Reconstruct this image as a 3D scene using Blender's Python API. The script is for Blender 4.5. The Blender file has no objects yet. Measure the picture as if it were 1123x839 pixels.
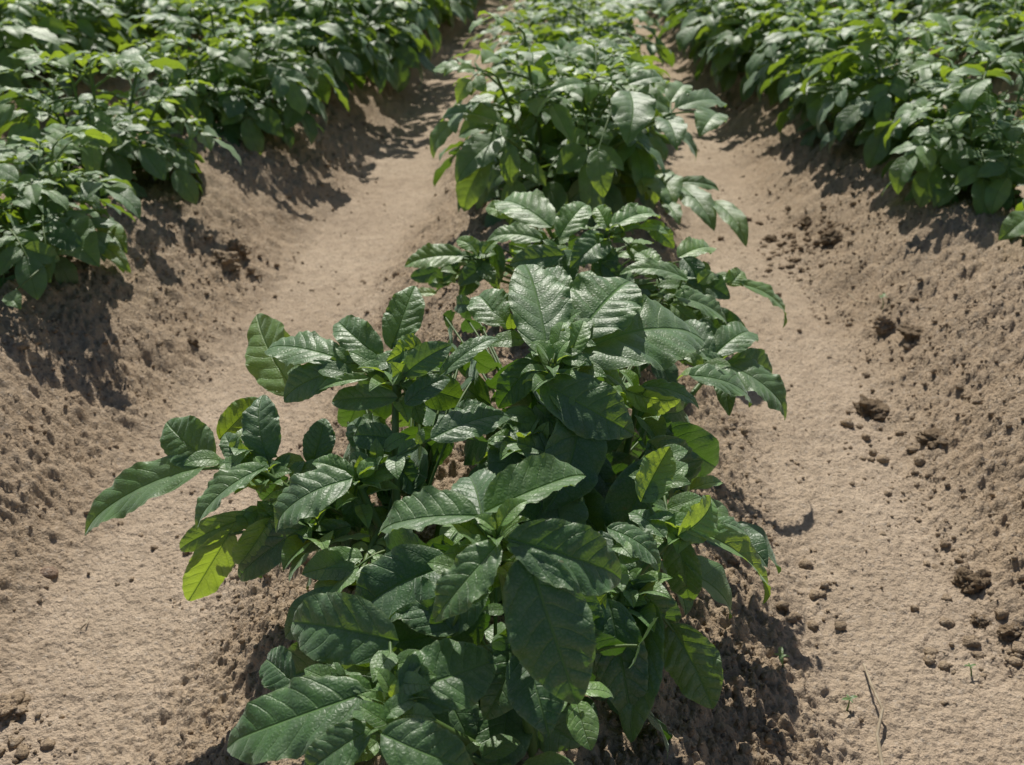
import bpy, math, random
import numpy as np
from mathutils import Vector, Matrix, noise

rng = np.random.default_rng(11)
random.seed(11)
scene = bpy.context.scene
col = scene.collection

# ------------------------------------------------------------------ camera
F_PX = 1090.0
PITCH = math.radians(27.2)
YAW = math.radians(3.3)
CAM = np.array([0.047, 0.0, 0.66])
cam_d = bpy.data.cameras.new("camera")
cam = bpy.data.objects.new("camera", cam_d)
col.objects.link(cam)
cam.location = CAM
cam.rotation_euler = (math.pi / 2 - PITCH, 0, YAW)
cam_d.sensor_width = 36
cam_d.lens = 36 * F_PX / 1123
cam_d.clip_start = 0.01
cam_d.clip_end = 600
cam_d.dof.use_dof = True
cam_d.dof.focus_distance = 0.74
cam_d.dof.aperture_fstop = 12
scene.camera = cam

_fw = np.array([-math.sin(YAW) * math.cos(PITCH), math.cos(YAW) * math.cos(PITCH), -math.sin(PITCH)])
_rt = np.array([math.cos(YAW), math.sin(YAW), 0.0])
_up = np.cross(_rt, _fw)


def P(px, py, h):
    """point of the world at height h seen at a pixel of the photo (used to measure where a thing stands)"""
    d = _fw + _rt * (px - 561.5) / F_PX - _up * (py - 419.5) / F_PX
    t = (h - CAM[2]) / d[2]
    return CAM + d * t


# ------------------------------------------------------------------ helpers
def V(*a):
    return np.array(a, float)


def unit(v):
    return v / (np.linalg.norm(v) + 1e-12)


def empty(name, loc=(0, 0, 0), rz=0.0):
    o = bpy.data.objects.new(name, None)
    o.empty_display_size = 0.05
    col.objects.link(o)
    o.location = loc
    o.rotation_euler = (0, 0, rz)
    return o


def tag(o, label=None, cat=None, group=None, kind=None):
    if label: o["label"] = label
    if cat: o["category"] = cat
    if group: o["group"] = group
    if kind: o["kind"] = kind
    return o


class MB:
    """collects vertices / faces / uv / tint and links them as one mesh"""
    def __init__(self):
        self.v = []; self.f = []; self.uv = []; self.t = []; self.r = []; self.n = 0

    def add(self, v, f, uv=None, tint=0.5, rim=None):
        n = len(v)
        self.r.append(np.zeros(n) if rim is None else rim)
        self.v.append(np.asarray(v, float))
        self.f.append(np.asarray(f, np.int64) + self.n)
        self.uv.append(np.zeros((n, 2)) if uv is None else uv)
        self.t.append(np.full(n, tint) if np.isscalar(tint) else tint)
        self.n += n

    def build(self, name, mats, parent=None, origin=None, matidx=None, smooth=True):
        v = np.concatenate(self.v)
        if origin is not None: v = v - np.asarray(origin)
        me = bpy.data.meshes.new(name)
        fs = self.f
        quads = all(a.shape[1] == 4 for a in fs)
        if quads:
            F = np.concatenate(fs); k = 4
        elif all(a.shape[1] == 3 for a in fs):
            F = np.concatenate(fs); k = 3
        else:
            F = None
        if F is not None:
            me.vertices.add(len(v)); me.vertices.foreach_set("co", v.ravel())
            me.loops.add(F.size); me.loops.foreach_set("vertex_index", F.ravel().astype(np.int32))
            me.polygons.add(len(F))
            me.polygons.foreach_set("loop_start", np.arange(0, F.size, k, dtype=np.int32))
            me.polygons.foreach_set("loop_total", np.full(len(F), k, dtype=np.int32))
            lv = F.ravel()
        else:
            L = [list(map(int, r)) for a in fs for r in a]
            me.from_pydata([tuple(p) for p in v], [], L)
            lv = np.array([i for r in L for i in r])
        me.update(calc_edges=True)
        if smooth:
            me.polygons.foreach_set("use_smooth", np.ones(len(me.polygons), bool))
        uvl = me.uv_layers.new(name="uv")
        uvl.data.foreach_set("uv", np.concatenate(self.uv)[lv].ravel())
        at = me.attributes.new("tint", 'FLOAT', 'POINT')
        at.data.foreach_set("value", np.concatenate(self.t).astype(np.float32))
        if any(x.any() for x in self.r):
            at = me.attributes.new("rim", 'FLOAT', 'POINT')
            at.data.foreach_set("value", np.concatenate(self.r).astype(np.float32))
        for m in (mats if isinstance(mats, (list, tuple)) else [mats]):
            me.materials.append(m)
        if matidx is not None:
            me.polygons.foreach_set("material_index", np.asarray(matidx, np.int32))
        me.validate()
        o = bpy.data.objects.new(name, me)
        col.objects.link(o)
        if parent is not None: o.parent = parent
        return o


# ------------------------------------------------------------------ numpy noise
def _hash(ix, iy, s):
    h = (ix.astype(np.int64) * 374761393 + iy.astype(np.int64) * 668265263 + s * 1442695041) & 0xFFFFFFFF
    h = ((h ^ (h >> 13)) * 1274126177) & 0xFFFFFFFF
    h = ((h ^ (h >> 16)) * 2246822519) & 0xFFFFFFFF
    return ((h ^ (h >> 15)) & 0xFFFFFF) / float(0xFFFFFF)


def vnoise(x, y, s=0):
    ix = np.floor(x); iy = np.floor(y)
    fx = x - ix; fy = y - iy
    fx = fx * fx * fx * (fx * (fx * 6 - 15) + 10); fy = fy * fy * fy * (fy * (fy * 6 - 15) + 10)
    a = _hash(ix, iy, s); b = _hash(ix + 1, iy, s); c = _hash(ix, iy + 1, s); d = _hash(ix + 1, iy + 1, s)
    return (a * (1 - fx) + b * fx) * (1 - fy) + (c * (1 - fx) + d * fx) * fy * 1.0


def fbm(x, y, s=0, o=4, g=0.5):
    r = 0; a = 1; t = 0
    for i in range(o):
        ca, sa = math.cos(0.6 + i), math.sin(0.6 + i)
        r = r + a * (vnoise(x * ca - y * sa, x * sa + y * ca, s + i) - 0.5); t += a
        a *= g; x = x * 2.03; y = y * 2.03
    return r / t


def bumps(x, y, s, density=0.7):
    """domes of random size scattered on a unit cell grid, 0..1"""
    ix = np.floor(x); iy = np.floor(y)
    out = np.zeros_like(x)
    for dx in (-1, 0, 1):
        for dy in (-1, 0, 1):
            cx = ix + dx; cy = iy + dy
            px = cx + _hash(cx, cy, s); py = cy + _hash(cx, cy, s + 7)
            on = _hash(cx, cy, s + 13)
            r = 0.25 + 0.45 * _hash(cx, cy, s + 19)
            d2 = ((x - px) ** 2 + (y - py) ** 2) / (r * r)
            h = np.where(on < density, r * np.sqrt(np.clip(1 - d2, 0, 1)), 0)
            out = np.maximum(out, h)
    return out


SP = 0.75      # row spacing
RH = 0.152      # ridge height


def ground(x, y, fine=True):
    x = np.asarray(x, float); y = np.asarray(y, float)
    fade = np.clip(1 - (np.abs(x) - 7) / 3, 0, 1) * np.clip(1 - (y - 11) / 4, 0, 1) * np.clip((y + 2.5) / 1.5, 0, 1)
    xw = x + 0.030 * (2 * fbm(x * 0.9, y * 1.6, 5, 2))
    u = np.abs(((xw - SP / 2 + SP / 2) % SP) - SP / 2)       # 0 in a furrow .. SP/2 on a ridge ... shifted below
    u = SP / 2 - np.abs(((xw + SP / 2) % SP) - SP / 2)        # distance to the furrow line
    floor = 0.082 + 0.02 * 2 * fbm(x * 4, y * 4, 21, 2)
    t = np.clip((u - floor) / (SP / 2 - 0.05 - floor), 0, 1)
    prof = (t * t * (3 - 2 * t)) * 0.75 + t * 0.25
    prof = prof * 0.6 + 0.4 * t
    h = RH * prof * fade
    rough = np.clip((u - 0.06) / 0.09, 0, 1)
    h = h + 0.030 * fbm(x * 7, y * 7, 31, 3) * (0.25 + rough)
    if fine:
        near = fade
        h = h + 0.009 * (bumps(x * 17, y * 17, 41, 0.45)) * 1.0 * rough * near * (0.3 + 1.4 * vnoise(x * 5, y * 5, 77))
        wx = x + 0.006 * fbm(x * 60, y * 60, 3, 2); wy = y + 0.006 * fbm(x * 60, y * 60, 4, 2)
        h = h + 0.0075 * bumps(wx * 48, wy * 48, 51, 0.42) * (0.06 + 0.94 * rough) * (0.3 + 1.4 * vnoise(x * 8, y * 8, 55)) * near
        h = h + 0.0066 * bumps(wx * 118, wy * 118, 61, 0.60) * (0.20 + 1.0 * rough) * (0.4 + 1.2 * vnoise(x * 11, y * 11, 58)) * near
        h = h + 0.0060 * bumps(wx * 215, wy * 215, 66, 0.6) * (0.55 + 0.6 * rough) * near
        h = h + 0.011 * fbm(x * 45, y * 45, 71, 4, 0.6) * (0.15 + rough) * near
        h = h + 0.0035 * fbm(x * 170, y * 170, 81, 2) * near
    return h


def gz(x, y):
    return float(ground(np.array([x]), np.array([y]))[0])


# ------------------------------------------------------------------ materials
def newmat(name):
    m = bpy.data.materials.new(name); m.use_nodes = True
    nt = m.node_tree; nt.nodes.clear()
    return m, nt


class N:
    def __init__(self, nt): self.nt = nt

    def __call__(self, typ, _out=0, **kw):
        n = self.nt.nodes.new(typ)
        for k, v in kw.items():
            if k.startswith('i_'):
                key = k[2:]
                key = int(key) if key.isdigit() else key.replace('_', ' ')
                self.put(n.inputs[key], v)
            else:
                setattr(n, k, v)
        return n

    def put(self, sock, v):
        if isinstance(v, bpy.types.NodeSocket): self.nt.links.new(v, sock)
        elif isinstance(v, bpy.types.Node): self.nt.links.new(v.outputs[0], sock)
        else:
            if isinstance(v, (tuple, list)) and len(v) == 3 and sock.type == 'RGBA': v = (*v, 1)
            sock.default_value = v

    def math(self, op, a, b=0.0, c=0.0, clamp=False):
        n = self.nt.nodes.new('ShaderNodeMath'); n.operation = op; n.use_clamp = clamp
        self.put(n.inputs[0], a); self.put(n.inputs[1], b); self.put(n.inputs[2], c)
        return n.outputs[0]

    def mix(self, f, a, b, blend='MIX'):
        n = self.nt.nodes.new('ShaderNodeMix'); n.data_type = 'RGBA'; n.blend_type = blend
        self.put(n.inputs[0], f); self.put(n.inputs[6], a); self.put(n.inputs[7], b)
        return n.outputs[2]

    def ramp(self, f, lo, hi, a=0.0, b=1.0):
        n = self.nt.nodes.new('ShaderNodeMapRange'); n.interpolation_type = 'SMOOTHSTEP'
        self.put(n.inputs[0], f); n.inputs[1].default_value = lo; n.inputs[2].default_value = hi
        n.inputs[3].default_value = a; n.inputs[4].default_value = b
        return n.outputs[0]


def leaf_material():
    m, nt = newmat("potato_leaf"); g = N(nt)
    uv = g('ShaderNodeUVMap', uv_map="uv")
    sep = g('ShaderNodeSeparateXYZ', i_0=uv)
    u, v = sep.outputs[0], sep.outputs[1]
    us = g.math('MULTIPLY', g.math('SUBTRACT', u, 0.5), 2.0)
    q = g.math('ABSOLUTE', us)
    sgn = g.math('MULTIPLY', g.math('SIGN', us), 0.22)
    tint = g('ShaderNodeAttribute', attribute_name="tint").outputs['Fac']
    geo = g('ShaderNodeNewGeometry')
    obj = g('ShaderNodeTexCoord').outputs['Object']
    n1 = g('ShaderNodeTexNoise', i_Vector=obj, i_Scale=70.0, i_Detail=3.0).outputs[0]
    wob = g('ShaderNodeTexNoise', i_Vector=obj, i_Scale=240.0, i_Detail=2.0)
    obw = g('ShaderNodeVectorMath', operation='MULTIPLY_ADD', i_0=wob.outputs['Color'], i_1=(0.003, 0.003, 0.003), i_2=obj)
    # side veins run outwards and towards the tip
    ph = g.math('ADD', g.math('MULTIPLY', g.math('SUBTRACT', v, g.math('MULTIPLY', g.math('POWER', q, 1.5), 0.34)), 7.0), sgn)
    ph = g.math('ADD', ph, g.math('MULTIPLY', g.math('SUBTRACT', n1, 0.5), 0.35))
    fr = g.math('ABSOLUTE', g.math('SUBTRACT', g.math('FRACT', ph), 0.5))       # .5 on a vein
    vein = g.ramp(fr, 0.41, 0.5)
    mid = g.ramp(q, 0.045, 0.0)
    veins = g.math('MAXIMUM', g.math('MULTIPLY', g.math('MULTIPLY', vein, g.ramp(n1, 0.3, 0.6, 0.5, 1.0)), 0.42), mid)
    vor = g('ShaderNodeTexVoronoi', feature='DISTANCE_TO_EDGE', i_Vector=obw, i_Scale=330.0).outputs[0]
    net = g.ramp(vor, 0.0, 0.42)
    n2 = g('ShaderNodeTexNoise', i_Vector=obj, i_Scale=420.0, i_Detail=2.0).outputs[0]
    dark = g.mix(g.ramp(tint, 0.0, 1.0), (0.046, 0.145, 0.030), (0.165, 0.345, 0.050))
    base = g.mix(g.ramp(n1, 0.3, 0.7), dark, g.mix(0.5, dark, (0.03, 0.085, 0.028)))
    base = g.mix(g.math('MULTIPLY', veins, 0.65), base, (0.21, 0.35, 0.13))
    # silvery sheen painted into the colour as pale patches on some leaves
    sheen_tone = g.math('MULTIPLY', g.ramp(g('ShaderNodeTexNoise', i_Vector=obj, i_Scale=26.0, i_Detail=5.0).outputs[0], 0.35, 0.75), 0.22)
    base = g.mix(sheen_tone, base, (0.27, 0.34, 0.24))
    rim = g('ShaderNodeAttribute', attribute_name="rim").outputs['Fac']
    base = g.mix(g.math('MULTIPLY', g.ramp(rim, 0.86, 1.0), 0.5), base, (0.22, 0.33, 0.12))
    sp = g('ShaderNodeTexNoise', i_Vector=obj, i_Scale=110.0, i_Detail=4.0).outputs[0]
    base = g.mix(g.math('MULTIPLY', g.ramp(sp, 0.70, 0.76), 0.7), base, (0.16, 0.12, 0.05))
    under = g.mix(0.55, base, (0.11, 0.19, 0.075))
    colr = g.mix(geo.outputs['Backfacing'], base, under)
    hgt = g.math('ADD', g.math('MULTIPLY', veins, -1.5), g.math('MULTIPLY', net, 0.32))
    hgt = g.math('ADD', hgt, g.math('MULTIPLY', n2, 0.08))
    bump = g('ShaderNodeBump', i_Strength=0.8, i_Distance=0.0006, i_Height=hgt)
    rough = g.math('ADD', 0.45, g.math('MULTIPLY', n1, 0.10))
    rough = g.math('ADD', rough, g.math('MULTIPLY', geo.outputs['Backfacing'], 0.15))
    pr = g('ShaderNodeBsdfPrincipled', i_Base_Color=colr, i_Roughness=rough, i_IOR=1.6)
    g.put(pr.inputs['Specular IOR Level'], g.math('MULTIPLY', g.math('SUBTRACT', 1.0, g.math('MULTIPLY', geo.outputs['Backfacing'], 0.8)), g.math('MULTIPLY', g.math('SUBTRACT', 1.0, g.math('MULTIPLY', veins, 1.2), clamp=True), g.ramp(vor, 0.0, 0.16, 0.55, 1.0))))
    g.put(pr.inputs['Normal'], bump)
    g.put(pr.inputs['Sheen Weight'], 0.50); g.put(pr.inputs['Sheen Roughness'], 0.45); g.put(pr.inputs['Sheen Tint'], (0.85, 1.0, 0.88, 1))
    tcol = g.mix(g.ramp(tint, 0.0, 1.0), (0.07, 0.17, 0.008), (0.52, 0.70, 0.04))  # low tint dims the glow, so shade is put into the colour
    tcol = g.mix(g.math('MULTIPLY', veins, 0.5), tcol, (0.05, 0.12, 0.01))
    tr = g('ShaderNodeBsdfTranslucent', i_Color=tcol); g.put(tr.inputs['Normal'], bump)
    mx = g('ShaderNodeMixShader', i_0=0.36, i_1=pr.outputs[0], i_2=tr.outputs[0])
    out = g('ShaderNodeOutputMaterial'); nt.links.new(mx.outputs[0], out.inputs[0])
    return m


def stem_material():
    m, nt = newmat("potato_stem"); g = N(nt)
    obj = g('ShaderNodeTexCoord').outputs['Object']
    n1 = g('ShaderNodeTexNoise', i_Vector=obj, i_Scale=60.0, i_Detail=4.0).outputs[0]
    c = g.mix(g.ramp(n1, 0.35, 0.7), (0.09, 0.17, 0.045), (0.16, 0.24, 0.07))
    c = g.mix(g.ramp(n1, 0.62, 0.8, 0, 0.5), c, (0.16, 0.09, 0.06))
    b = g('ShaderNodeBump', i_Strength=0.4, i_Distance=0.0006, i_Height=n1)
    pr = g('ShaderNodeBsdfPrincipled', i_Base_Color=c, i_Roughness=0.5)
    g.put(pr.inputs['Normal'], b)
    tr = g('ShaderNodeBsdfTranslucent', i_Color=(0.3, 0.42, 0.05))
    mx = g('ShaderNodeMixShader', i_0=0.22, i_1=pr.outputs[0], i_2=tr.outputs[0])
    out = g('ShaderNodeOutputMaterial'); nt.links.new(mx.outputs[0], out.inputs[0])
    return m


def soil_material(name, lo, hi, dark=0.0):
    m, nt = newmat(name); g = N(nt)
    pos = g('ShaderNodeNewGeometry').outputs['Position'] if name == "sandy_soil" else g('ShaderNodeTexCoord').outputs['Object']
    a = g('ShaderNodeTexNoise', i_Vector=pos, i_Scale=3.2, i_Detail=6.0, i_Roughness=0.6).outputs[0]
    b = g('ShaderNodeTexNoise', i_Vector=pos, i_Scale=38.0, i_Detail=5.0, i_Roughness=0.65).outputs[0]
    c = g('ShaderNodeTexNoise', i_Vector=pos, i_Scale=620.0, i_Detail=3.0, i_Roughness=0.7).outputs[0]
    vor = g('ShaderNodeTexVoronoi', i_Vector=pos, i_Scale=330.0)
    base = g.mix(g.ramp(a, 0.3, 0.7), lo, hi)
    if name == 'sandy_soil':
        bk = g('ShaderNodeAttribute', attribute_name='tint').outputs['Fac']
        base = g.mix(g.math('MULTIPLY', bk, 0.75), base, g.mix(g.ramp(b, 0.35, 0.65), (0.345, 0.255, 0.165), (0.51, 0.395, 0.270)))
    damp = g('ShaderNodeTexNoise', i_Vector=pos, i_Scale=1.4, i_Detail=7.0, i_Roughness=0.7).outputs[0]
    base = g.mix(g.ramp(damp, 0.50, 0.66, 0.0, 0.45), base, tuple(x * 0.62 for x in lo))
    base = g.mix(g.ramp(b, 0.35, 0.75, 0.0, 0.55), base, tuple(x * 0.62 for x in lo))
    base = g.mix(g.ramp(c, 0.35, 0.65, 0.30, 0.0), base, tuple(x * 0.45 for x in lo))
    # pale grains of quartz and dark specks
    wn = g('ShaderNodeTexWhiteNoise', i_Vector=vor.outputs['Position']).outputs[0]
    base = g.mix(g.math('MULTIPLY', g.math('GREATER_THAN', wn, 0.95), 0.22), base, (0.60, 0.54, 0.46))
    base = g.mix(g.math('MULTIPLY', g.math('LESS_THAN', wn, 0.06), 0.35), base, (0.07, 0.05, 0.035))
    h = g.math('ADD', g.math('MULTIPLY', vor.outputs['Distance'], -0.7), g.math('MULTIPLY', c, 1.2))
    h = g.math('ADD', h, g.math('MULTIPLY', g('ShaderNodeTexNoise', i_Vector=pos, i_Scale=180.0, i_Detail=4.0).outputs[0], 2.2))
    bump = g('ShaderNodeBump', i_Strength=0.9, i_Distance=0.0022, i_Height=h)
    pr = g('ShaderNodeBsdfPrincipled', i_Base_Color=base, i_Roughness=0.95)
    g.put(pr.inputs['Specular IOR Level'], 0.12)
    g.put(pr.inputs['Normal'], bump)
    out = g('ShaderNodeOutputMaterial'); nt.links.new(pr.outputs[0], out.inputs[0])
    return m


def dry_material(name, c1, c2):
    m, nt = newmat(name); g = N(nt)
    obj = g('ShaderNodeTexCoord').outputs['Object']
    n1 = g('ShaderNodeTexNoise', i_Vector=obj, i_Scale=140.0, i_Detail=4.0).outputs[0]
    b = g('ShaderNodeBump', i_Strength=0.6, i_Distance=0.0006, i_Height=n1)
    pr = g('ShaderNodeBsdfPrincipled', i_Base_Color=g.mix(g.ramp(n1, 0.3, 0.7), c1, c2), i_Roughness=0.85)
    g.put(pr.inputs['Normal'], b)
    out = g('ShaderNodeOutputMaterial'); nt.links.new(pr.outputs[0], out.inputs[0])
    return m


M_LEAF = leaf_material()
M_STEM = stem_material()
M_SOIL = soil_material("sandy_soil", (0.480, 0.374, 0.268), (0.605, 0.487, 0.360))
M_CRUMB = soil_material("soil_crumb", (0.35, 0.262, 0.175), (0.50, 0.39, 0.27))
M_CLOD = soil_material("dark_clod", (0.20, 0.145, 0.092), (0.33, 0.25, 0.165))
M_STONE = soil_material("pebble_stone", (0.30, 0.21, 0.15), (0.40, 0.30, 0.22))
M_DRY = dry_material("dry_stem", (0.30, 0.24, 0.16), (0.45, 0.38, 0.27))

# ------------------------------------------------------------------ leaf geometry
def leaflet(mb, b, t, wr=0.62, hint=(0, -0.35, 1), fold=0.18, arch=0.10, curl=0.06, twist=0.0,
            tint=0.4, res=(20, 7), seed=None, pucker=1.0, wave=1.0):
    r = np.random.default_rng(seed if seed is not None else rng.integers(1 << 30))
    b = np.asarray(b, float); t = np.asarray(t, float)
    Y = t - b; L = np.linalg.norm(Y); Y = Y / L
    h = unit(np.asarray(hint, float))
    X = np.cross(Y, h)
    if np.linalg.norm(X) < 1e-3: X = np.cross(Y, V(0.3, 0.9, 0.1))
    X = unit(X); Z = np.cross(X, Y)
    W = L * wr * (1.10 if res[0] > 20 else 1.17)
    nv, nu = res
    v = np.linspace(0, 1, nv + 1) ** 0.9
    s = np.linspace(-1, 1, 2 * nu + 1)
    vv, ss = np.meshgrid(v, s, indexing='ij')
    asym = 0.06 * r.uniform(-1, 1)
    prof = (vv ** 0.50) * np.clip(1 - vv, 0, 1) ** 0.66
    prof = prof / 0.586 * (1 - 0.25 * np.clip((vv - 0.72) / 0.28, 0, 1) ** 0.8)
    w = prof * (1 + asym * np.sign(ss)) * W / 2
    # a slightly ragged margin
    phs = r.uniform(0, 6.28, 8)
    side = np.where(ss > 0, 0, 1).astype(int)
    rag = 1 + np.abs(ss) ** 3 * (0.022 if res[0] > 12 else 0.0) * wave * (np.sin(vv * 15 + phs[side]) + (0.7 if res[0] > 30 else 0.2) * np.sin(vv * 67 + phs[2 + side]))
    x = ss * w * rag
    q = np.abs(x) / (W / 2)
    # base lobes reach back a little behind the petiole
    yy = L * (vv - 0.045 * np.abs(ss) ** 1.5 * np.exp(-vv * 9))
    z = arch * L * 4 * vv * (1 - vv)
    z = z - 0.10 * L * np.clip((vv - 0.75) / 0.25, 0, 1) ** 2 * (1 if arch > 0 else -1) * abs(arch) * 6
    z = z + fold * np.abs(x) - curl * 1.6 * (W / 2) * q ** 2.4
    # puckers between the side veins, rippled margin
    ph = (vv - 0.34 * q ** 1.5) * 7 + 0.22 * np.sign(ss)
    wv = np.sin(vv * 9 + phs[side]) * 0.06 + 0.04 * np.sin(q * 9 + vv * 17 + phs[2 + side])
    puck = np.abs(np.sin(math.pi * (ph + wv))) ** 0.6
    z = z + pucker * (0.024 if res[0] > 20 else 0.010) * W * puck * np.clip(q * 5, 0, 1) * (1 - np.abs(ss) ** 6 * 0.5)
    z = z + wave * (0.050 if res[0] > 20 else 0.030) * W * np.abs(ss) ** 2.5 * np.sin(vv * (13 + 5 * r.random()) + phs[4 + side]) * np.sin(math.pi * np.clip(vv, 0, 1)) 
    if res[0] > 20:
        z = z + 0.020 * W * np.abs(ss) ** 5 * (np.sin(vv * 34 + phs[6 + side]) + 0.7 * np.sin(vv * 61 + phs[side])) * np.sin(math.pi * vv)
    # gentle side bend + twist
    bend = 0.05 * r.uniform(-1, 1)
    x = x + bend * L * 4 * vv * (1 - vv)
    ang = twist * vv
    xr = x * np.cos(ang) - z * np.sin(ang); zr = x * np.sin(ang) + z * np.cos(ang)
    pts = b + xr[..., None] * X + yy[..., None] * Y + zr[..., None] * Z
    pts = pts.reshape(-1, 3)
    m = 2 * nu + 1
    i, j = np.meshgrid(np.arange(nv), np.arange(m - 1), indexing='ij')
    a = (i * m + j).ravel()
    f = np.stack([a, a + 1, a + m + 1, a + m], 1)
    uv = np.stack([(0.5 + 0.5 * ss * prof).ravel(), vv.ravel()], 1)
    mb.add(pts, f, uv, tint, np.abs(ss).ravel() if nu >= 7 else None)


def tube(mb, pts, r0, r1, sides=6, tint=0.5):
    pts = np.asarray(pts, float); n = len(pts)
    T = np.gradient(pts, axis=0); T /= np.linalg.norm(T, axis=1)[:, None] + 1e-12
    ref = V(0.31, 0.2, 0.93) if abs(T[0][2]) < 0.9 else V(1, 0.1, 0)
    vs = []
    for k in range(n):
        A = unit(np.cross(T[k], ref)); B = np.cross(T[k], A)
        rr = r0 + (r1 - r0) * k / (n - 1)
        th = np.arange(sides) * 2 * math.pi / sides
        vs.append(pts[k] + rr * (np.cos(th)[:, None] * A + np.sin(th)[:, None] * B))
    v = np.concatenate(vs)
    i, j = np.meshgrid(np.arange(n - 1), np.arange(sides), indexing='ij')
    a = (i * sides + j).ravel(); b = (i * sides + (j + 1) % sides).ravel()
    mb.add(v, np.stack([a, b, b + sides, a + sides], 1), None, tint)


def curve(a, b, lift=0.0, n=7, side=None):
    a = np.asarray(a, float); b = np.asarray(b, float)
    m = (a + b) / 2 + V(0, 0, lift) + (0 if side is None else np.asarray(side))
    t = np.linspace(0, 1, n)[:, None]
    return a * (1 - t) ** 2 + 2 * m * t * (1 - t) + b * t ** 2


class LeafB:
    """leaf blade + stalk in one mesh with two materials"""
    def __init__(self): self.b = MB(); self.s = MB()

    def build(self, name, parent=None, origin=None):
        m = MB(); idx = []
        for src, k in ((self.b, 0), (self.s, 1)):
            off = m.n
            for v, f, uv, t in zip(src.v, src.f, src.uv, src.t):
                pass
            if src.n:
                m.v += src.v; m.uv += src.uv; m.t += src.t; m.r += src.r
                m.f += [f + off for f in src.f]; m.n += src.n
                idx.append(np.full(sum(len(f) for f in src.f), k))
        return m.build(name, [M_LEAF, M_STEM], parent, origin, np.concatenate(idx))


def compound(lb, p0, d, up, length, size, pairs=3, droop=0.6, res=(10, 4), r=None, tint=0.4):
    """a potato leaf: stalk, end leaflet, pairs of side leaflets, tiny leaflets between"""
    d = unit(d); up = unit(up - np.dot(up, d) * d)
    side = np.cross(d, up)
    n = 12; pts = [np.asarray(p0, float)]; dd = d.copy(); uu = up.copy(); frames = [(dd, uu)]
    for k in range(n):
        g = droop * (0.35 + 1.3 * k / n) / n
        dd = unit(dd - V(0, 0, 1) * g * 1.3)
        uu = unit(uu - np.dot(uu, dd) * dd)
        pts.append(pts[-1] + dd * length / n); frames.append((dd, uu))
    pts = np.array(pts)
    tube(lb.s, pts[::2] if res[0] < 12 else pts, 0.0021 * size / 0.06 + 0.0004, 0.0010 * size / 0.06 + 0.0003, 4 if res[0] < 12 else 6)

    def lf(p, dr, upv, L, wr, tt):
        dr = unit(dr)
        tip = p + dr * L
        leaflet(lb.b, p, tip, wr, upv + 0.25 * r.normal(size=3), fold=r.uniform(0.05, 0.38), arch=r.uniform(0.03, 0.14),
                curl=r.uniform(0.0, 0.16), twist=r.uniform(-0.35, 0.35), tint=tt, res=res, seed=int(r.integers(1 << 30)))
    dd, uu = frames[-1]
    lf(pts[-1], dd + V(0, 0, -0.15) + 0.12 * r.normal(size=3), uu, size * r.uniform(0.95, 1.15), r.uniform(0.68, 0.80), tint + r.uniform(-.1, .1))
    for k in range(pairs):
        fr = 0.86 - 0.52 * k / max(1, pairs - 1) if pairs > 1 else 0.8
        i = int(fr * n)
        dd, uu = frames[i]
        sz = size * (0.86 - 0.20 * k) * r.uniform(0.88, 1.1)
        for sg in (-1, 1):
            dr = dd * r.uniform(0.35, 0.75) + sg * np.cross(dd, uu) * 1.0 + V(0, 0, r.uniform(-0.40, 0.12))
            st = pts[i] + unit(dr) * 0.006
            lf(st, dr, uu + sg * 0.1 * np.cross(dd, uu), sz, r.uniform(0.62, 0.76), tint + r.uniform(-.12, .12))
        if res[0] >= 8 and k < pairs - 1 or (res[0] >= 8 and r.random() < 0.5):
            i2 = max(1, i - 1)
            for sg in (-1, 1):
                dr = dd * 0.3 + sg * np.cross(dd, uu) + V(0, 0, r.uniform(-.2, .3))
                leaflet(lb.b, pts[i2], pts[i2] + unit(dr) * size * r.uniform(0.16, 0.28), 0.75, uu, res=(5, 2), tint=tint + 0.15, seed=int(r.integers(1 << 30)))


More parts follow.
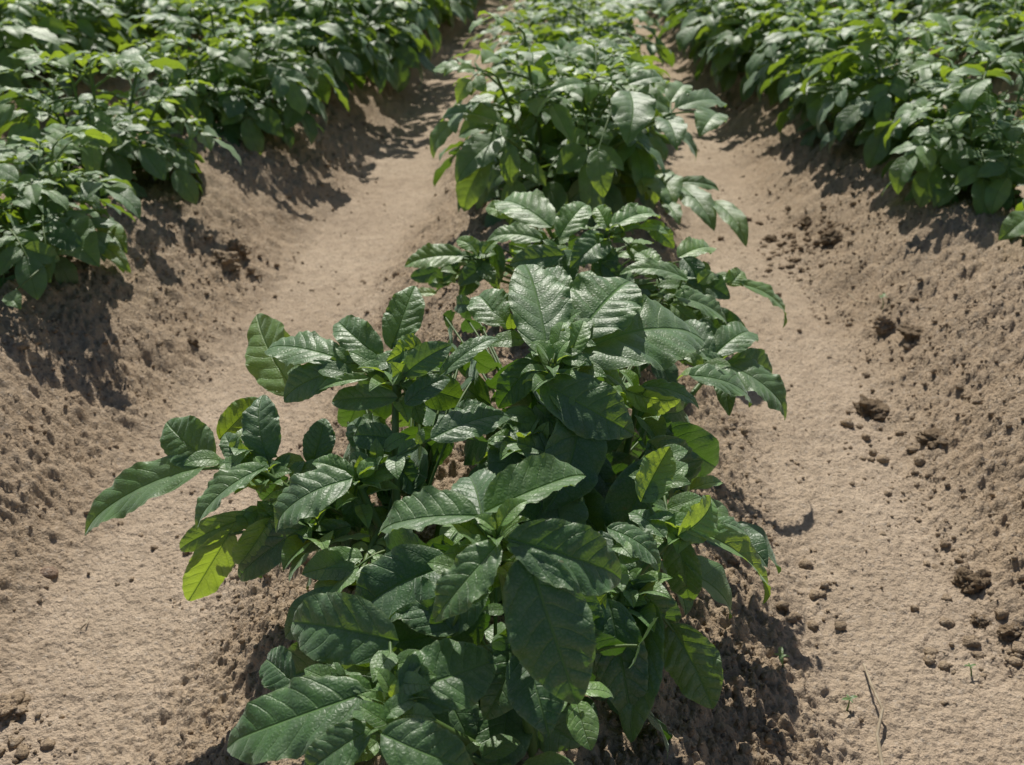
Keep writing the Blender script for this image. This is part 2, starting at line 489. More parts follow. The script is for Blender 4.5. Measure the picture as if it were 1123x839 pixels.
def grow_plant(seed, height=0.30, spread=0.22, stems=6, size=0.060, res=(10, 4), leaves=8, hmax=None, lean=(0, 0), dens=1.0):
    """returns lists of builders: stems (MB) and leaves (LeafB), around the origin"""
    r = np.random.default_rng(seed)
    S = []; Lv = []
    az0 = r.uniform(0, 6.28)
    for k in range(stems):
        az = az0 + k * 2 * math.pi / stems + r.uniform(-0.4, 0.4)
        out = spread * r.uniform(0.35, 1.0) * (0.35 if k == 0 else 1)
        top = V(math.cos(az) * out + lean[0], math.sin(az) * out + lean[1], height * r.uniform(0.72, 1.05) * (1 - 0.30 * out / spread))
        foot = V(math.cos(az) * 0.02, math.sin(az) * 0.02, -0.02)
        c = curve(foot, top, 0.03, 14, side=V(math.cos(az), math.sin(az), 0) * out * 0.12)
        mb = MB(); tube(mb, c, 0.0052, 0.0026, 6 if res[0] >= 8 else 4); S.append(mb)
        nl = leaves
        for i in range(nl):
            f = 0.22 + 0.78 * i / (nl - 1)
            p = c[0] + 0; idx = f * 13; i0 = min(12, int(idx)); p = c[i0] * (1 - (idx - i0)) + c[i0 + 1] * (idx - i0)
            phi = az + i * 2.4 + r.uniform(-0.3, 0.3)
            # leaves turn outward
            od = V(math.cos(phi), math.sin(phi), 0) + 0.55 * V(math.cos(az), math.sin(az), 0) * (0.3 if k == 0 else 1)
            od[2] = 0.0
            od = unit(od)
            young = f > 0.9
            el = r.uniform(0.15, 0.55) if f < 0.8 else r.uniform(0.5, 1.0)
            d = od + V(0, 0, el)
            sc = (0.80 + 0.35 * math.sin(math.pi * min(1, f * 0.95))) * r.uniform(0.85, 1.15)
            if young: sc *= 0.72
            lb = LeafB()
            compound(lb, p, d, V(0, 0, 1) + 0.25 * od, 0.115 * sc * (size / 0.06), size * sc, pairs=3 if sc > 0.75 else 2,
                     droop=r.uniform(0.7, 1.6) if f < 0.8 else r.uniform(0.5, 1.0), res=res, r=r,
                     tint=(0.85 if young else 0.10 + 0.62 * f) + r.uniform(-0.1, 0.1))
            Lv.append(lb)
    return S, Lv


def merge(list_of, cls):
    if cls is MB:
        o = MB()
        for m in list_of:
            off = o.n; o.v += m.v; o.uv += m.uv; o.t += m.t; o.r += m.r; o.f += [f + off for f in m.f]; o.n += m.n
        return o
    o = LeafB(); o.b = merge([m.b for m in list_of], MB); o.s = merge([m.s for m in list_of], MB)
    return o


# ------------------------------------------------------------------ ground
def build_ground():
    ys = [-40, -12, -5, -2.5, -1.2, -0.5, -0.1, 0.1, 0.2]
    y = 0.26
    while y < 9:
        ys.append(y); y += 0.0018 * max(1.0, (y / 0.62)) ** 1.35
    ys += [9.3, 10, 11, 13, 17, 30, 80, 250]
    ys = np.array(ys)
    t = np.linspace(-1, 1, 1150)
    t = np.concatenate([[-60, -20, -7, -3.5, -2.2, -1.5, -1.2], t, [1.2, 1.5, 2.2, 3.5, 7, 20, 60]])
    hw = 0.95 * np.clip(ys, 0.25, 9) + 0.42
    X = hw[:, None] * t[None, :]
    Yg = np.repeat(ys[:, None], len(t), 1)
    H = ground(X.ravel(), Yg.ravel()).reshape(X.shape)
    v = np.stack([X, Yg, H], -1).reshape(-1, 3)
    uu = SP / 2 - np.abs(((v[:, 0] + SP / 2) % SP) - SP / 2)
    bank = np.clip((uu + 0.05 * fbm(v[:, 0] * 9, v[:, 1] * 9, 17, 3) - 0.075) / 0.07, 0, 1)
    n = len(t)
    i, j = np.meshgrid(np.arange(len(ys) - 1), np.arange(n - 1), indexing='ij')
    a = (i * n + j).ravel()
    mb = MB(); mb.add(v, np.stack([a, a + 1, a + n + 1, a + n], 1), None, bank)
    o = mb.build("soil", M_SOIL)
    tag(o, "sandy brown soil drawn up into long ridges with smooth furrows between", "soil", kind="structure")
    print("ground verts", len(v))


build_ground()


# ------------------------------------------------------------------ crumbs and clods
def ico(sub):
    import bmesh
    bm = bmesh.new(); bmesh.ops.create_icosphere(bm, subdivisions=sub, radius=1)
    v = np.array([x.co[:] for x in bm.verts]); f = np.array([[q.index for q in p.verts] for p in bm.faces]); bm.free()
    return v, f


ICO1 = ico(1); ICO2 = ico(2); ICO4 = ico(5)


def crumbs():
    mb = MB()
    r = np.random.default_rng(3)
    n = 190000
    y = 0.32 + 3.8 * r.random(n) ** 1.6
    x = r.uniform(-1, 1, n) * (0.66 * y + 0.3)
    u = SP / 2 - np.abs(((x + SP / 2) % SP) - SP / 2)
    ff = vnoise(x * 7.0, y * 7.0, 91) * 0.6 + vnoise(x * 19.0, y * 19.0, 92) * 0.4
    pr = np.where(u < 0.085, 0.16, 0.62) * np.clip(3.2 * (ff - 0.36), 0.04, 1)
    ok = r.random(n) < pr
    x = x[ok]; y = y[ok]; u = u[ok]; n = len(x)
    s = 0.0009 + 0.0030 * r.random(n) ** 3.8 + np.where((u > 0.09) & (r.random(n) < 0.02), 0.0045 * r.random(n), 0)
    # the crumbly patch beside the right furrow
    px = []; k = 420
    for q in range(k):
        ps = P(r.normal(893, 36), r.normal(262, 15), 0.03); px.append(ps)
    for cx, cy, cw in ((956, 446, 36), (1070, 636, 40), (1075, 678, 24), (1112, 690, 28), (1002, 371, 30), (970, 360, 30), (1028, 480, 38),
                       (245, 292, 34), (262, 274, 26), (10, 775, 44), (890, 610, 60), (900, 640, 40)):
        for q in range(20):
            px.append(P(cx + r.normal() * cw * .75, cy + r.normal() * cw * .45, 0.04)); k += 1
    px = np.array(px)
    x = np.concatenate([x, px[:, 0]]); y = np.concatenate([y, px[:, 1]])
    s = np.concatenate([s, 0.0014 + 0.0062 * r.random(k) ** 3.5])
    z = ground(x, y)
    for i in range(len(x)):
        v, f = (ICO1 if s[i] < 0.0036 else ICO2)
        vv = v * (1 + 0.20 * r.normal(size=(len(v), 1))) * s[i] * V(1, r.uniform(0.7, 1.2), r.uniform(0.55, 0.9))
        a = r.uniform(0, 6.28)
        R = np.array([[math.cos(a), -math.sin(a), 0], [math.sin(a), math.cos(a), 0], [0, 0, 1]])
        mb.add(vv @ R.T + V(x[i], y[i], z[i] + s[i] * 0.15), f)
    print("crumbs", len(x))
    o = mb.build("soil_crumbs", M_CRUMB)
    tag(o, "loose crumbs of dry soil scattered over the ridges and furrows", "soil crumbs", kind="stuff")


crumbs()


def clod(px, py, wpx, label, name="soil_clod", mat=M_CLOD, flat=0.7, seed=0, rough=1.0, group=None):
    p = P(px, py, 0.03)
    for _ in range(6): p = P(px, py, gz(p[0], p[1]) + 0.004)
    z = np.dot(p - CAM, _fw); rad = wpx * z / F_PX / 2
    v, f = ICO4
    d = []
    for q in v:
        q = Vector(q) + Vector((seed * 3.1, seed * 1.7, seed))
        vd = noise.voronoi(q * 1.9)[0]
        d.append(1 + rough * (0.55 * noise.fractal(q * 1.1, 0.8, 2.1, 3) + 0.42 * (0.45 - vd[0]) + 0.16 * noise.fractal(q * 4.5, 0.7, 2.1, 4)
                              + 0.10 * (0.5 - noise.voronoi(q * 6.0)[0][0])))
    d = np.array(d)
    vv = v * d[:, None] * rad * V(1, 0.85, flat)
    mb = MB(); mb.add(vv, f)
    o = mb.build(name, mat)
    o.location = (p[0], p[1], gz(p[0], p[1]) + rad * flat * 0.08)
    o.rotation_euler = (0, 0, seed * 1.7)
    tag(o, label, "pebble" if name == "pebble" else "clod", group)
    return o


clod(956, 446, 36, "dark lumpy soil clod lying alone in the middle of the right furrow", seed=1, flat=0.6)
clod(1070, 636, 40, "rounded greyish soil clod at the right edge, larger than its neighbours", seed=2, flat=0.75)
clod(1075, 678, 24, "small dark clod just below the rounded grey clod", seed=3, flat=0.5)
clod(1112, 690, 28, "dark clod half buried at the lower right edge", seed=4, flat=0.5)
clod(1002, 371, 30, "flat dark clod on the right bank above the furrow", seed=5, flat=0.5)
clod(970, 360, 30, "pale brown clod on the right bank beside the flat dark clod", seed=6, flat=0.55, mat=M_CRUMB)
clod(1028, 480, 38, "brown clod sunk in the right bank level with the furrow clod", seed=7, flat=0.45)
clod(912, 262, 26, "largest dark clod in the crumbly patch beside the right furrow", seed=8, flat=0.55)
clod(845, 262, 15, "small dark clod at the left end of the crumbly patch", seed=9, flat=0.6)
clod(820, 240, 11, "tiny dark clod at the top of the crumbly patch by the drooping leaf", seed=10, flat=0.6)
clod(885, 246, 17, "rounded clod at the back of the crumbly patch", seed=12, flat=0.6)
clod(52, 626, 22, "smooth reddish pebble on the soil at the left edge", "pebble", M_STONE, 0.6, 11, 0.10)
clod(245, 292, 34, "soil lump on the left ridge shoulder near the leafy tip", seed=13, flat=0.7, mat=M_CRUMB)
clod(262, 274, 26, "darker soil lump on the left bank just behind the other lump", seed=14, flat=0.7, mat=M_CRUMB)
clod(210, 372, 14, "small round clod on the slope left of the central plants", seed=15, flat=0.7)
clod(10, 775, 44, "soil lump cut by the left edge near the bottom", seed=16, flat=0.55, mat=M_CRUMB)


def ground_pt(px, py, up=0.0):
    p = P(px, py, 0.03)
    for _ in range(6): p = P(px, py, gz(p[0], p[1]) + up)
    return p


# dry stems on the soil
def dry_stem(pts, r0, r1, label, bump_up=0.004):
    mb = MB(); q = [ground_pt(a, b, u) for a, b, u in pts]
    q = np.array(q); t = np.linspace(0, len(q) - 1, len(q) * 5)
    i = np.minimum(t.astype(int), len(q) - 2); f = (t - i)[:, None]; f = f * f * (3 - 2 * f) * .5 + f * .5
    c = q[i] * (1 - f) + q[i + 1] * f
    tube(mb, c, r0, r1, 6)
    o = mb.build("dry_stem", M_DRY, origin=c[0]); o.location = c[0]
    tag(o, label, "dry stem")


dry_stem([(947, 728, .004), (956, 752, .012), (968, 778, .014), (962, 806, .008), (968, 842, .006)], 0.0010, 0.0017,
         "thin pale dry stem lying on soil at the lower right")
dry_stem([(20, 385, .004), (30, 366, .016), (48, 362, .018), (66, 368, .008)], 0.0024, 0.0018,
         "pale bent root arching out of the soil below the left plants")


dry_stem([(88, 690, .003), (94, 684, .006), (98, 676, .003)], 0.0009, 0.0006, "tiny dark twig lying on the left furrow floor")
dry_stem([(300, 552, .002), (312, 540, .006), (328, 536, .003)], 0.0009, 0.0006, "short straw on the soil under the long leafy branch")
dry_stem([(930, 322, .003), (938, 330, .006), (950, 332, .004)], 0.0012, 0.0008, "short straw lying across the right bank above the clods")


def seedling(px, py, hgt, label, s):
    p = ground_pt(px, py)
    r = np.random.default_rng(s)
    root = empty("seedling", p); tag(root, label, "seedling", None)
    top = V(r.uniform(-.004, .004), r.uniform(-.004, .004), hgt)
    mb = MB(); tube(mb, curve(V(0, 0, -.003), top, 0, 5, side=V(.002, 0, 0)), 0.0009, 0.0006, 5); mb.build("stem", M_STEM, root)
    for k in range(4):
        a = s + k * 1.57; L = hgt * (0.7 if k % 2 else 0.45)
        lb = MB(); leaflet(lb, top, top + V(math.cos(a) * L, math.sin(a) * L, 0.15 * L), 0.45, (0, 0, 1), res=(6, 3), tint=0.5, seed=s + k)
        lb.build("leaf", M_LEAF, root)


seedling(858, 733, 0.016, "tiny green weed seedling right of the front plant", 3)
seedling(927, 780, 0.012, "small pale seedling left of the thin dry stem", 5)
seedling(1065, 742, 0.009, "faint tiny seedling below the clods at the right", 8)
seedling(968, 338, 0.018, "short grey weed sprig standing on the right bank", 12)

# ------------------------------------------------------------------ central row: leaves measured one by one
# key: (leaf id, base px, py, height, tip px, py, height, width ratio, options)
CAMH = (0, -0.75, 0.65)
FLAT = (0, -0.15, 1)
HERO = {
 'front': dict(base=(555, 770, 0.17), label="nearest potato plant with a rosette of broad quilted leaves at its top",
  hubs={'top': (545, 588, 0.315), 'low': (432, 768, 0.235), 'right': (690, 640, 0.235), 'rt': (748, 580, 0.245)},
  leaves=[
   ('t1', 'top', 580, 612, .312, 634, 774, .245, .66, dict(hint=CAMH, fold=.05, arch=.07, curl=.10, tint=.12)),
   ('t2', 'top', 545, 598, .318, 474, 681, .282, .62, dict(hint=(-.3, -.45, .8), fold=.18, arch=.08, tint=.4)),
   ('t3', 'top', 520, 566, .320, 412, 582, .300, .60, dict(hint=(-.1, -.15, 1), fold=.30, arch=.10, curl=-.1, tint=.45)),
   ('t4', 'top', 536, 560, .325, 643, 518, .325, .52, dict(hint=(0, -.25, 1), fold=.42, arch=.07, curl=-.15, tint=.5)),
   ('t5', 'top', 562, 592, .318, 686, 634, .285, .64, dict(hint=(.1, -.55, .8), fold=.25, arch=.12, curl=.02, tint=.22)),
   ('t6', 'top', 548, 576, .325, 578, 548, .335, .62, dict(fold=.5, tint=.85)),
   ('t7', 'top', 543, 580, .325, 520, 566, .33, .6, dict(fold=.5, tint=.9)),
   ('t8', 'top', 556, 598, .318, 574, 612, .31, .6, dict(fold=.4, tint=.8)),
   ('t9', 'top', 530, 572, .318, 512, 520, .315, .60, dict(hint=CAMH, tint=.3)),
   ('w1', 'low', 441, 757, .240, 546, 722, .235, .80, dict(hint=(.1, -.5, .9), fold=.1, arch=.05, tint=.3)),
   ('w2', 'low', 432, 702, .240, 315, 682, .222, .60, dict(hint=CAMH, fold=.14, arch=.1, tint=.3)),
   ('w3', 'low', 396, 762, .225, 243, 818, .185, .56, dict(hint=(-.2, -.45, 1), fold=.12, arch=.10, tint=.3)),
   ('w4', 'low', 322, 748, .195, 290, 722, .190, .85, dict(hint=CAMH, tint=.2)),
   ('w5', 'low', 422, 806, .235, 522, 846, .215, .75, dict(hint=(0, -.5, 1), fold=.1, tint=.3)),
   ('w6', 'low', 420, 785, .238, 458, 766, .24, .62, dict(fold=.3, tint=.5)),
   ('w7', 'low', 418, 785, .236, 386, 778, .23, .6, dict(fold=.3, tint=.45)),
   ('w8', 'low', 430, 765, .24, 436, 745, .25, .6, dict(fold=.5, tint=.9)),
   ('w9', 'low', 405, 800, .225, 330, 850, .20, .62, dict(hint=(0, -.5, 1), tint=.3)),
   ('r1', 'right', 668, 662, .235, 692, 792, .170, .52, dict(hint=CAMH, fold=.1, tint=.2)),
   ('r2', 'right', 712, 664, .225, 690, 815, .160, .42, dict(hint=(-.3, -.8, .5), fold=.15, tint=.2)),
   ('r3', 'right', 737, 688, .205, 782, 778, .160, .72, dict(hint=(-.2, -.9, .4), fold=.05, arch=.03, tint=.3)),
   ('r4', 'rt', 743, 586, .245, 756, 662, .190, .55, dict(hint=(-.4, -.8, .5), tint=.3)),
   ('r5', 'right', 668, 580, .265, 727, 627, .235, .60, dict(hint=(0, -.2, 1), fold=.1, arch=.16, tint=.35)),
   ('r6', 'rt', 704, 548, .265, 734, 490, .290, .72, dict(hint=(.1, -.9, .3), fold=.45, arch=-.05, tint=1.0)),
   ('r7', 'rt', 745, 586, .250, 782, 545, .260, .80, dict(hint=(.2, -.8, .2), fold=.35, tint=.95)),
   ('r8', 'rt', 752, 578, .250, 845, 659, .165, .26, dict(hint=(.6, -.2, .7), fold=.6, arch=.10, tint=.8)),
   ('r9', 'rt', 783, 572, .235, 824, 594, .215, .55, dict(hint=(.1, 0, 1), arch=.14, tint=.4)),
   ('r10', 'rt', 712, 486, .260, 762, 535, .205, .75, dict(hint=CAMH, tint=.25)),
   ('r11', 'rt', 728, 588, .25, 690, 560, .25, .6, dict(hint=FLAT, tint=.35)),
   ('u1', 'top', 560, 728, .20, 580, 806, .165, .72, dict(hint=CAMH, tint=.2)),
   ('u2', 'top', 500, 690, .235, 440, 640, .235, .62, dict(hint=CAMH, tint=.2)),
   ('u3', 'right', 640, 690, .21, 660, 770, .17, .6, dict(hint=CAMH, tint=.2)),
   ('u4', 'top', 530, 640, .255, 470, 700, .225, .62, dict(hint=CAMH, tint=.2)),
   ('u5', 'right', 690, 640, .235, 740, 700, .19, .6, dict(hint=CAMH, tint=.2)),
   ('u6', 'top', 600, 630, .25, 660, 700, .215, .66, dict(hint=CAMH, tint=.2)),
  ]),
 'side': dict(base=(450, 640, 0.165), label="potato plant left of centre with a long leafy branch reaching over the left furrow",
  hubs={'top': (434, 408, .315), 'mid': (392, 526, .255), 'out': (292, 520, .25), 'low': (345, 572, .225)},
  leaves=[
   ('b1', 'top', 324, 428, .255, 281, 344, .295, .60, dict(hint=(.1, -.95, .2), fold=.12, arch=.02, curl=0, tint=.7)),
   ('b2', 'top', 371, 393, .318, 290, 381, .308, .56, dict(hint=(0, -.3, 1), fold=.1, arch=.08, tint=.4)),
   ('b3', 'top', 416, 392, .32, 369, 350, .335, .58, dict(hint=(-.1, -.5, .8), fold=.25, arch=.12, tint=.4)),
   ('b4', 'top', 430, 380, .325, 455, 312, .36, .62, dict(hint=(.1, -.6, .7), fold=.2, arch=.06, tint=.45)),
   ('b5', 'top', 462, 380, .322, 426, 396, .325, .75, dict(hint=(0, -.9, .3), fold=.2, tint=1.0)),
   ('b6', 'top', 444, 410, .318, 496, 378, .335, .60, dict(hint=(0, -.8, .4), tint=.3)),
   ('b7', 'top', 485, 410, .318, 547, 368, .335, .36, dict(hint=(-.1, -.4, .9), fold=.2, arch=.14, tint=.4)),
   ('b8', 'top', 373, 407, .312, 309, 440, .285, .60, dict(hint=CAMH, fold=.1, arch=.1, tint=.25)),
   ('b9', 'top', 433, 436, .30, 361, 440, .285, .40, dict(hint=CAMH, fold=.2, tint=.25)),
   ('b10', 'mid', 432, 482, .27, 386, 478, .265, .70, dict(hint=CAMH, tint=.2)),
   ('b11', 'top', 446, 442, .30, 494, 414, .31, .55, dict(hint=CAMH, tint=.2)),
   ('b12', 'mid', 476, 480, .285, 560, 454, .285, .52, dict(hint=(0, -.45, .9), fold=.1, arch=.1, tint=.3)),
   ('b13', 'top', 402, 415, .312, 346, 428, .30, .30, dict(fold=.4, tint=.8)),
   ('b14', 'top', 445, 415, .31, 430, 398, .33, .7, dict(hint=CAMH, tint=.6)),
   ('b15', 'top', 448, 425, .30, 462, 466, .275, .6, dict(hint=CAMH, tint=.25)),
   ('b16', 'top', 400, 400, .315, 350, 405, .31, .45, dict(hint=CAMH, tint=.4)),
   ('l1', 'out', 230, 506, .245, 181, 462, .265, .86, dict(hint=(-.2, -.6, .7), fold=.06, arch=.08, tint=.35)),
   ('l2', 'out', 294, 503, .255, 288, 431, .290, .66, dict(hint=(0, -.8, .4), fold=.06, arch=.1, tint=.2)),
   ('l3', 'out', 242, 480, .25, 284, 436, .27, .65, dict(hint=(.1, -.95, .1), tint=.6)),
   ('l4', 'out', 343, 508, .245, 356, 458, .272, .78, dict(hint=(0, -.9, .3), tint=.15)),
   ('l5', 'out', 220, 513, .243, 87, 585, .185, .42, dict(hint=(-.15, -.45, 1), fold=.26, arch=.08, tint=.4)),
   ('l6', 'out', 288, 514, .26, 212, 580, .225, .56, dict(hint=(-.25, -.2, 1), fold=.32, arch=.10, tint=.5)),
   ('l7', 'mid', 383, 526, .268, 297, 580, .235, .72, dict(hint=(-.1, -.35, 1), fold=.12, arch=.16, tint=.4)),
   ('l8', 'low', 275, 566, .215, 194, 604, .180, .36, dict(hint=(-.1, -.8, .4), fold=.2, tint=.45)),
   ('l9', 'low', 252, 584, .208, 206, 660, .135, .44, dict(hint=(.2, -.9, .1), fold=.2, arch=.02, tint=.8)),
   ('l10', 'low', 296, 570, .225, 260, 622, .180, .62, dict(hint=(.2, -.95, .0), tint=.85)),
   ('l11', 'low', 342, 574, .225, 258, 637, .165, .36, dict(hint=CAMH, fold=.2, tint=.15)),
   ('l12', 'low', 383, 578, .225, 326, 604, .195, .45, dict(hint=CAMH, tint=.2)),
   ('l13', 'out', 268, 508, .248, 246, 474, .262, .62, dict(hint=CAMH, tint=.35)),
   ('l14', 'mid', 386, 522, .26, 342, 506, .265, .6, dict(fold=.3, tint=.6)),
   ('l15', 'mid', 395, 524, .26, 415, 505, .265, .8, dict(fold=.4, tint=.9)),
   ('l16', 'mid', 398, 528, .255, 440, 515, .26, .55, dict(fold=.3, tint=.8)),
   ('l17', 'low', 378, 582, .22, 368, 620, .19, .6, dict(hint=CAMH, tint=.2)),
   ('l18', 'out', 305, 520, .245, 318, 498, .255, .6, dict(fold=.4, tint=.6)),
   ('l19', 'out', 255, 500, .25, 262, 478, .265, .6, dict(fold=.3, tint=.8)),
   ('l20', 'mid', 388, 540, .24, 392, 585, .21, .6, dict(hint=CAMH, tint=.2)),
   ('b17', 'mid', 430, 500, .25, 470, 545, .225, .6, dict(hint=CAMH, tint=.2)),
   ('b18', 'mid', 410, 500, .25, 385, 460, .26, .6, dict(hint=CAMH, tint=.25)),
  ]),
 'middle': dict(base=(625, 590, 0.17), label="tallest central potato plant with very broad dark leaves spread like a fan",
  hubs={'top': (606, 398, .325), 'low': (575, 480, .27), 'right': (700, 430, .275), 'far': (788, 397, .22)},
  leaves=[
   ('c1', 'top', 600, 388, .325, 575, 287, .365, .56, dict(hint=(.10, -.45, .8), fold=.2, arch=.05, curl=.1, tint=.45)),
   ('c2', 'top', 634, 368, .33, 691, 306, .355, 1.0, dict(hint=(0, -.30, 1), fold=.12, arch=.06, curl=.02, tint=.45)),
   ('c3', 'top', 636, 386, .322, 774, 368, .310, .74, dict(hint=(.05, -.42, 1), fold=.08, arch=.08, tint=.4)),
   ('c4', 'top', 597, 420, .312, 697, 476, .275, .70, dict(hint=(0, -.6, .75), fold=.12, arch=.08, tint=.35)),
   ('c5', 'low', 588, 446, .285, 622, 492, .26, .55, dict(hint=FLAT, tint=.4)),
   ('c6', 'top', 592, 396, .31, 545, 448, .27, .60, dict(hint=CAMH, tint=.15)),
   ('c7', 'top', 550, 356, .32, 523, 322, .33, .85, dict(hint=(0, -.6, .6), tint=.45)),
   ('c8', 'low', 606, 500, .265, 533, 484, .265, .62, dict(hint=FLAT, fold=.25, tint=.4)),
   ('c9', 'top', 622, 330, .33, 594, 294, .34, .65, dict(hint=(0, -.5, .8), tint=.4)),
   ('c10', 'top', 622, 392, .325, 640, 350, .345, .6, dict(hint=CAMH, fold=.4, tint=.8)),
   ('c11', 'top', 610, 385, .33, 618, 352, .345, .6, dict(hint=CAMH, fold=.4, tint=.95)),
   ('c12', 'right', 688, 428, .285, 750, 436, .27, .55, dict(hint=(0, -.95, .1), tint=.9)),
   ('c13', 'right', 706, 424, .29, 769, 447, .27, .42, dict(hint=(0, -.3, 1), tint=.4)),
   ('c14', 'top', 640, 400, .31, 690, 432, .28, .6, dict(hint=FLAT, tint=.5)),
   ('c15', 'low', 540, 465, .27, 498, 445, .27, .6, dict(hint=CAMH, tint=.2)),
   ('c16', 'low', 560, 500, .25, 520, 560, .22, .6, dict(hint=CAMH, tint=.2)),
   ('c17', 'low', 640, 500, .25, 680, 560, .21, .66, dict(hint=CAMH, tint=.15)),
   ('c18', 'top', 650, 330, .32, 640, 296, .335, .55, dict(hint=CAMH, tint=.6)),
   ('c19', 'right', 700, 440, .265, 730, 500, .22, .66, dict(hint=CAMH, tint=.15)),
   ('c20', 'low', 650, 500, .26, 640, 455, .27, .6, dict(hint=CAMH, tint=.2)),
   ('f1', 'far', 797, 400, .225, 866, 457, .180, .66, dict(hint=(.2, -.3, 1), fold=.12, arch=.16, tint=.4)),
   ('f2', 'far', 758, 412, .25, 826, 442, .21, .56, dict(hint=(0, -.3, 1), fold=.1, arch=.14, tint=.4)),
   ('f3', 'far', 785, 388, .235, 826, 364, .235, .60, dict(hint=(.1, -.4, 1), arch=.14, tint=.4)),
   ('f4', 'far', 796, 404, .225, 757, 386, .24, .55, dict(hint=(0, -.4, 1), arch=.14, tint=.4)),
   ('f5', 'far', 775, 395, .23, 750, 350, .25, .6, dict(hint=CAMH, tint=.3)),
   ('f6', 'far', 800, 402, .215, 850, 410, .19, .6, dict(hint=CAMH, tint=.3)),
   ('f7', 'far', 790, 405, .22, 800, 455, .19, .5, dict(hint=CAMH, tint=.3)),
  ]),
 'low': dict(base=(640, 335, 0.165), label="low bright green potato plant in the gap before the bushy one",
  hubs={'top': (666, 252, .285), 'lt': (606, 262, .27), 'left': (526, 280, .245), 'right': (760, 300, .23), 'rr': (742, 322, .24)},
  leaves=[
   ('d1', 'lt', 603, 248, .285, 547, 220, .290, .62, dict(hint=(0, -.5, .9), arch=.1, tint=.45)),
   ('d2', 'lt', 614, 259, .28, 644, 222, .305, .66, dict(hint=(0, -.6, .8), tint=.45)),
   ('d3', 'top', 666, 248, .285, 653, 226, .30, .75, dict(hint=(0, -.9, .3), tint=.95)),
   ('d4', 'top', 674, 248, .288, 724, 236, .285, .52, dict(hint=(0, -.35, 1), fold=.3, tint=.6)),
   ('d5', 'lt', 593, 263, .275, 533, 262, .27, .56, dict(hint=(0, -.5, 1), arch=.1, tint=.45)),
   ('d6', 'top', 664, 260, .275, 626, 292, .255, .70, dict(hint=CAMH, tint=.2)),
   ('d7', 'lt', 616, 280, .265, 558, 289, .25, .56, dict(hint=CAMH, tint=.2)),
   ('d8', 'left', 506, 281, .245, 443, 291, .235, .62, dict(hint=(0, -.55, .9), arch=.06, tint=.4)),
   ('d9', 'lt', 570, 236, .28, 532, 226, .28, .5, dict(hint=CAMH, tint=.9)),
   ('d10', 'top', 708, 244, .28, 740, 272, .25, .58, dict(hint=CAMH, tint=.25)),
   ('d11', 'rr', 752, 306, .265, 680, 298, .275, .45, dict(hint=(0, -.35, 1), tint=.4)),
   ('d12', 'right', 745, 282, .25, 782, 272, .245, .6, dict(fold=.3, tint=.85)),
   ('d13', 'right', 766, 310, .235, 782, 298, .245, .9, dict(hint=CAMH, tint=1.0)),
   ('d14', 'right', 798, 312, .225, 814, 296, .235, .9, dict(hint=CAMH, tint=1.0)),
   ('d15', 'right', 814, 312, .225, 864, 356, .165, .42, dict(hint=(.3, -.3, 1), arch=.14, tint=.45)),
   ('d16', 'rr', 742, 325, .25, 800, 356, .21, .58, dict(hint=(0, -.35, 1), arch=.1, tint=.35)),
   ('d17', 'rr', 738, 335, .24, 770, 372, .21, .5, dict(hint=CAMH, tint=.4)),
   ('d18', 'left', 530, 275, .25, 500, 262, .255, .5, dict(hint=CAMH, tint=.9)),
   ('d19', 'left', 530, 278, .25, 548, 262, .265, .6, dict(fold=.4, tint=.9)),
   ('d20', 'left', 524, 290, .235, 545, 312, .22, .6, dict(hint=CAMH, tint=.3)),
   ('d21', 'left', 505, 300, .21, 478, 318, .19, .5, dict(fold=.3, tint=.9)),
   ('d22', 'left', 500, 296, .22, 485, 280, .23, .5, dict(fold=.3, tint=.95)),
   ('d23', 'top', 690, 240, .285, 712, 228, .29, .5, dict(tint=.7)),
   ('d24', 'lt', 600, 252, .28, 622, 236, .29, .5, dict(hint=CAMH, tint=.95)),
   ('d25', 'rr', 720, 300, .26, 700, 275, .27, .6, dict(hint=CAMH, tint=.5)),
   ('d26', 'top', 690, 270, .26, 722, 300, .235, .6, dict(hint=CAMH, tint=.4)),
   ('d27', 'left', 478, 322, .185, 448, 326, .175, .5, dict(fold=.3, tint=.9)),
   ('d28', 'top', 700, 250, .28, 735, 258, .27, .6, dict(hint=FLAT, tint=.6)),
  ]),
}
UNDER = {
 'side': [(495, 400, 40, 34, .262, 7, .052), (440, 470, 62, 55, .235, 14, .062), (415, 560, 60, 40, .205, 8, .055), (345, 545, 50, 25, .225, 5, .045)],
 'middle': [(505, 345, 26, 14, .255, 4, .042), (580, 465, 85, 55, .255, 16, .070), (705, 480, 55, 55, .215, 9, .062), (620, 550, 80, 40, .225, 9, .068), (665, 380, 70, 40, .255, 8, .06)],
 'front': [(568, 738, 36, 40, .225, 6, .060), (480, 650, 55, 45, .225, 8, .066), (630, 690, 75, 55, .195, 11, .066), (560, 775, 85, 35, .185, 8, .062), (395, 735, 60, 50, .190, 7, .060)],
 'low': [(600, 295, 90, 26, .235, 11, .052), (725, 315, 55, 28, .225, 9, .046), (500, 300, 40, 16, .215, 6, .036), (760, 360, 40, 30, .205, 6, .05)],
}
GRP = "potato plants growing along the central ridge"
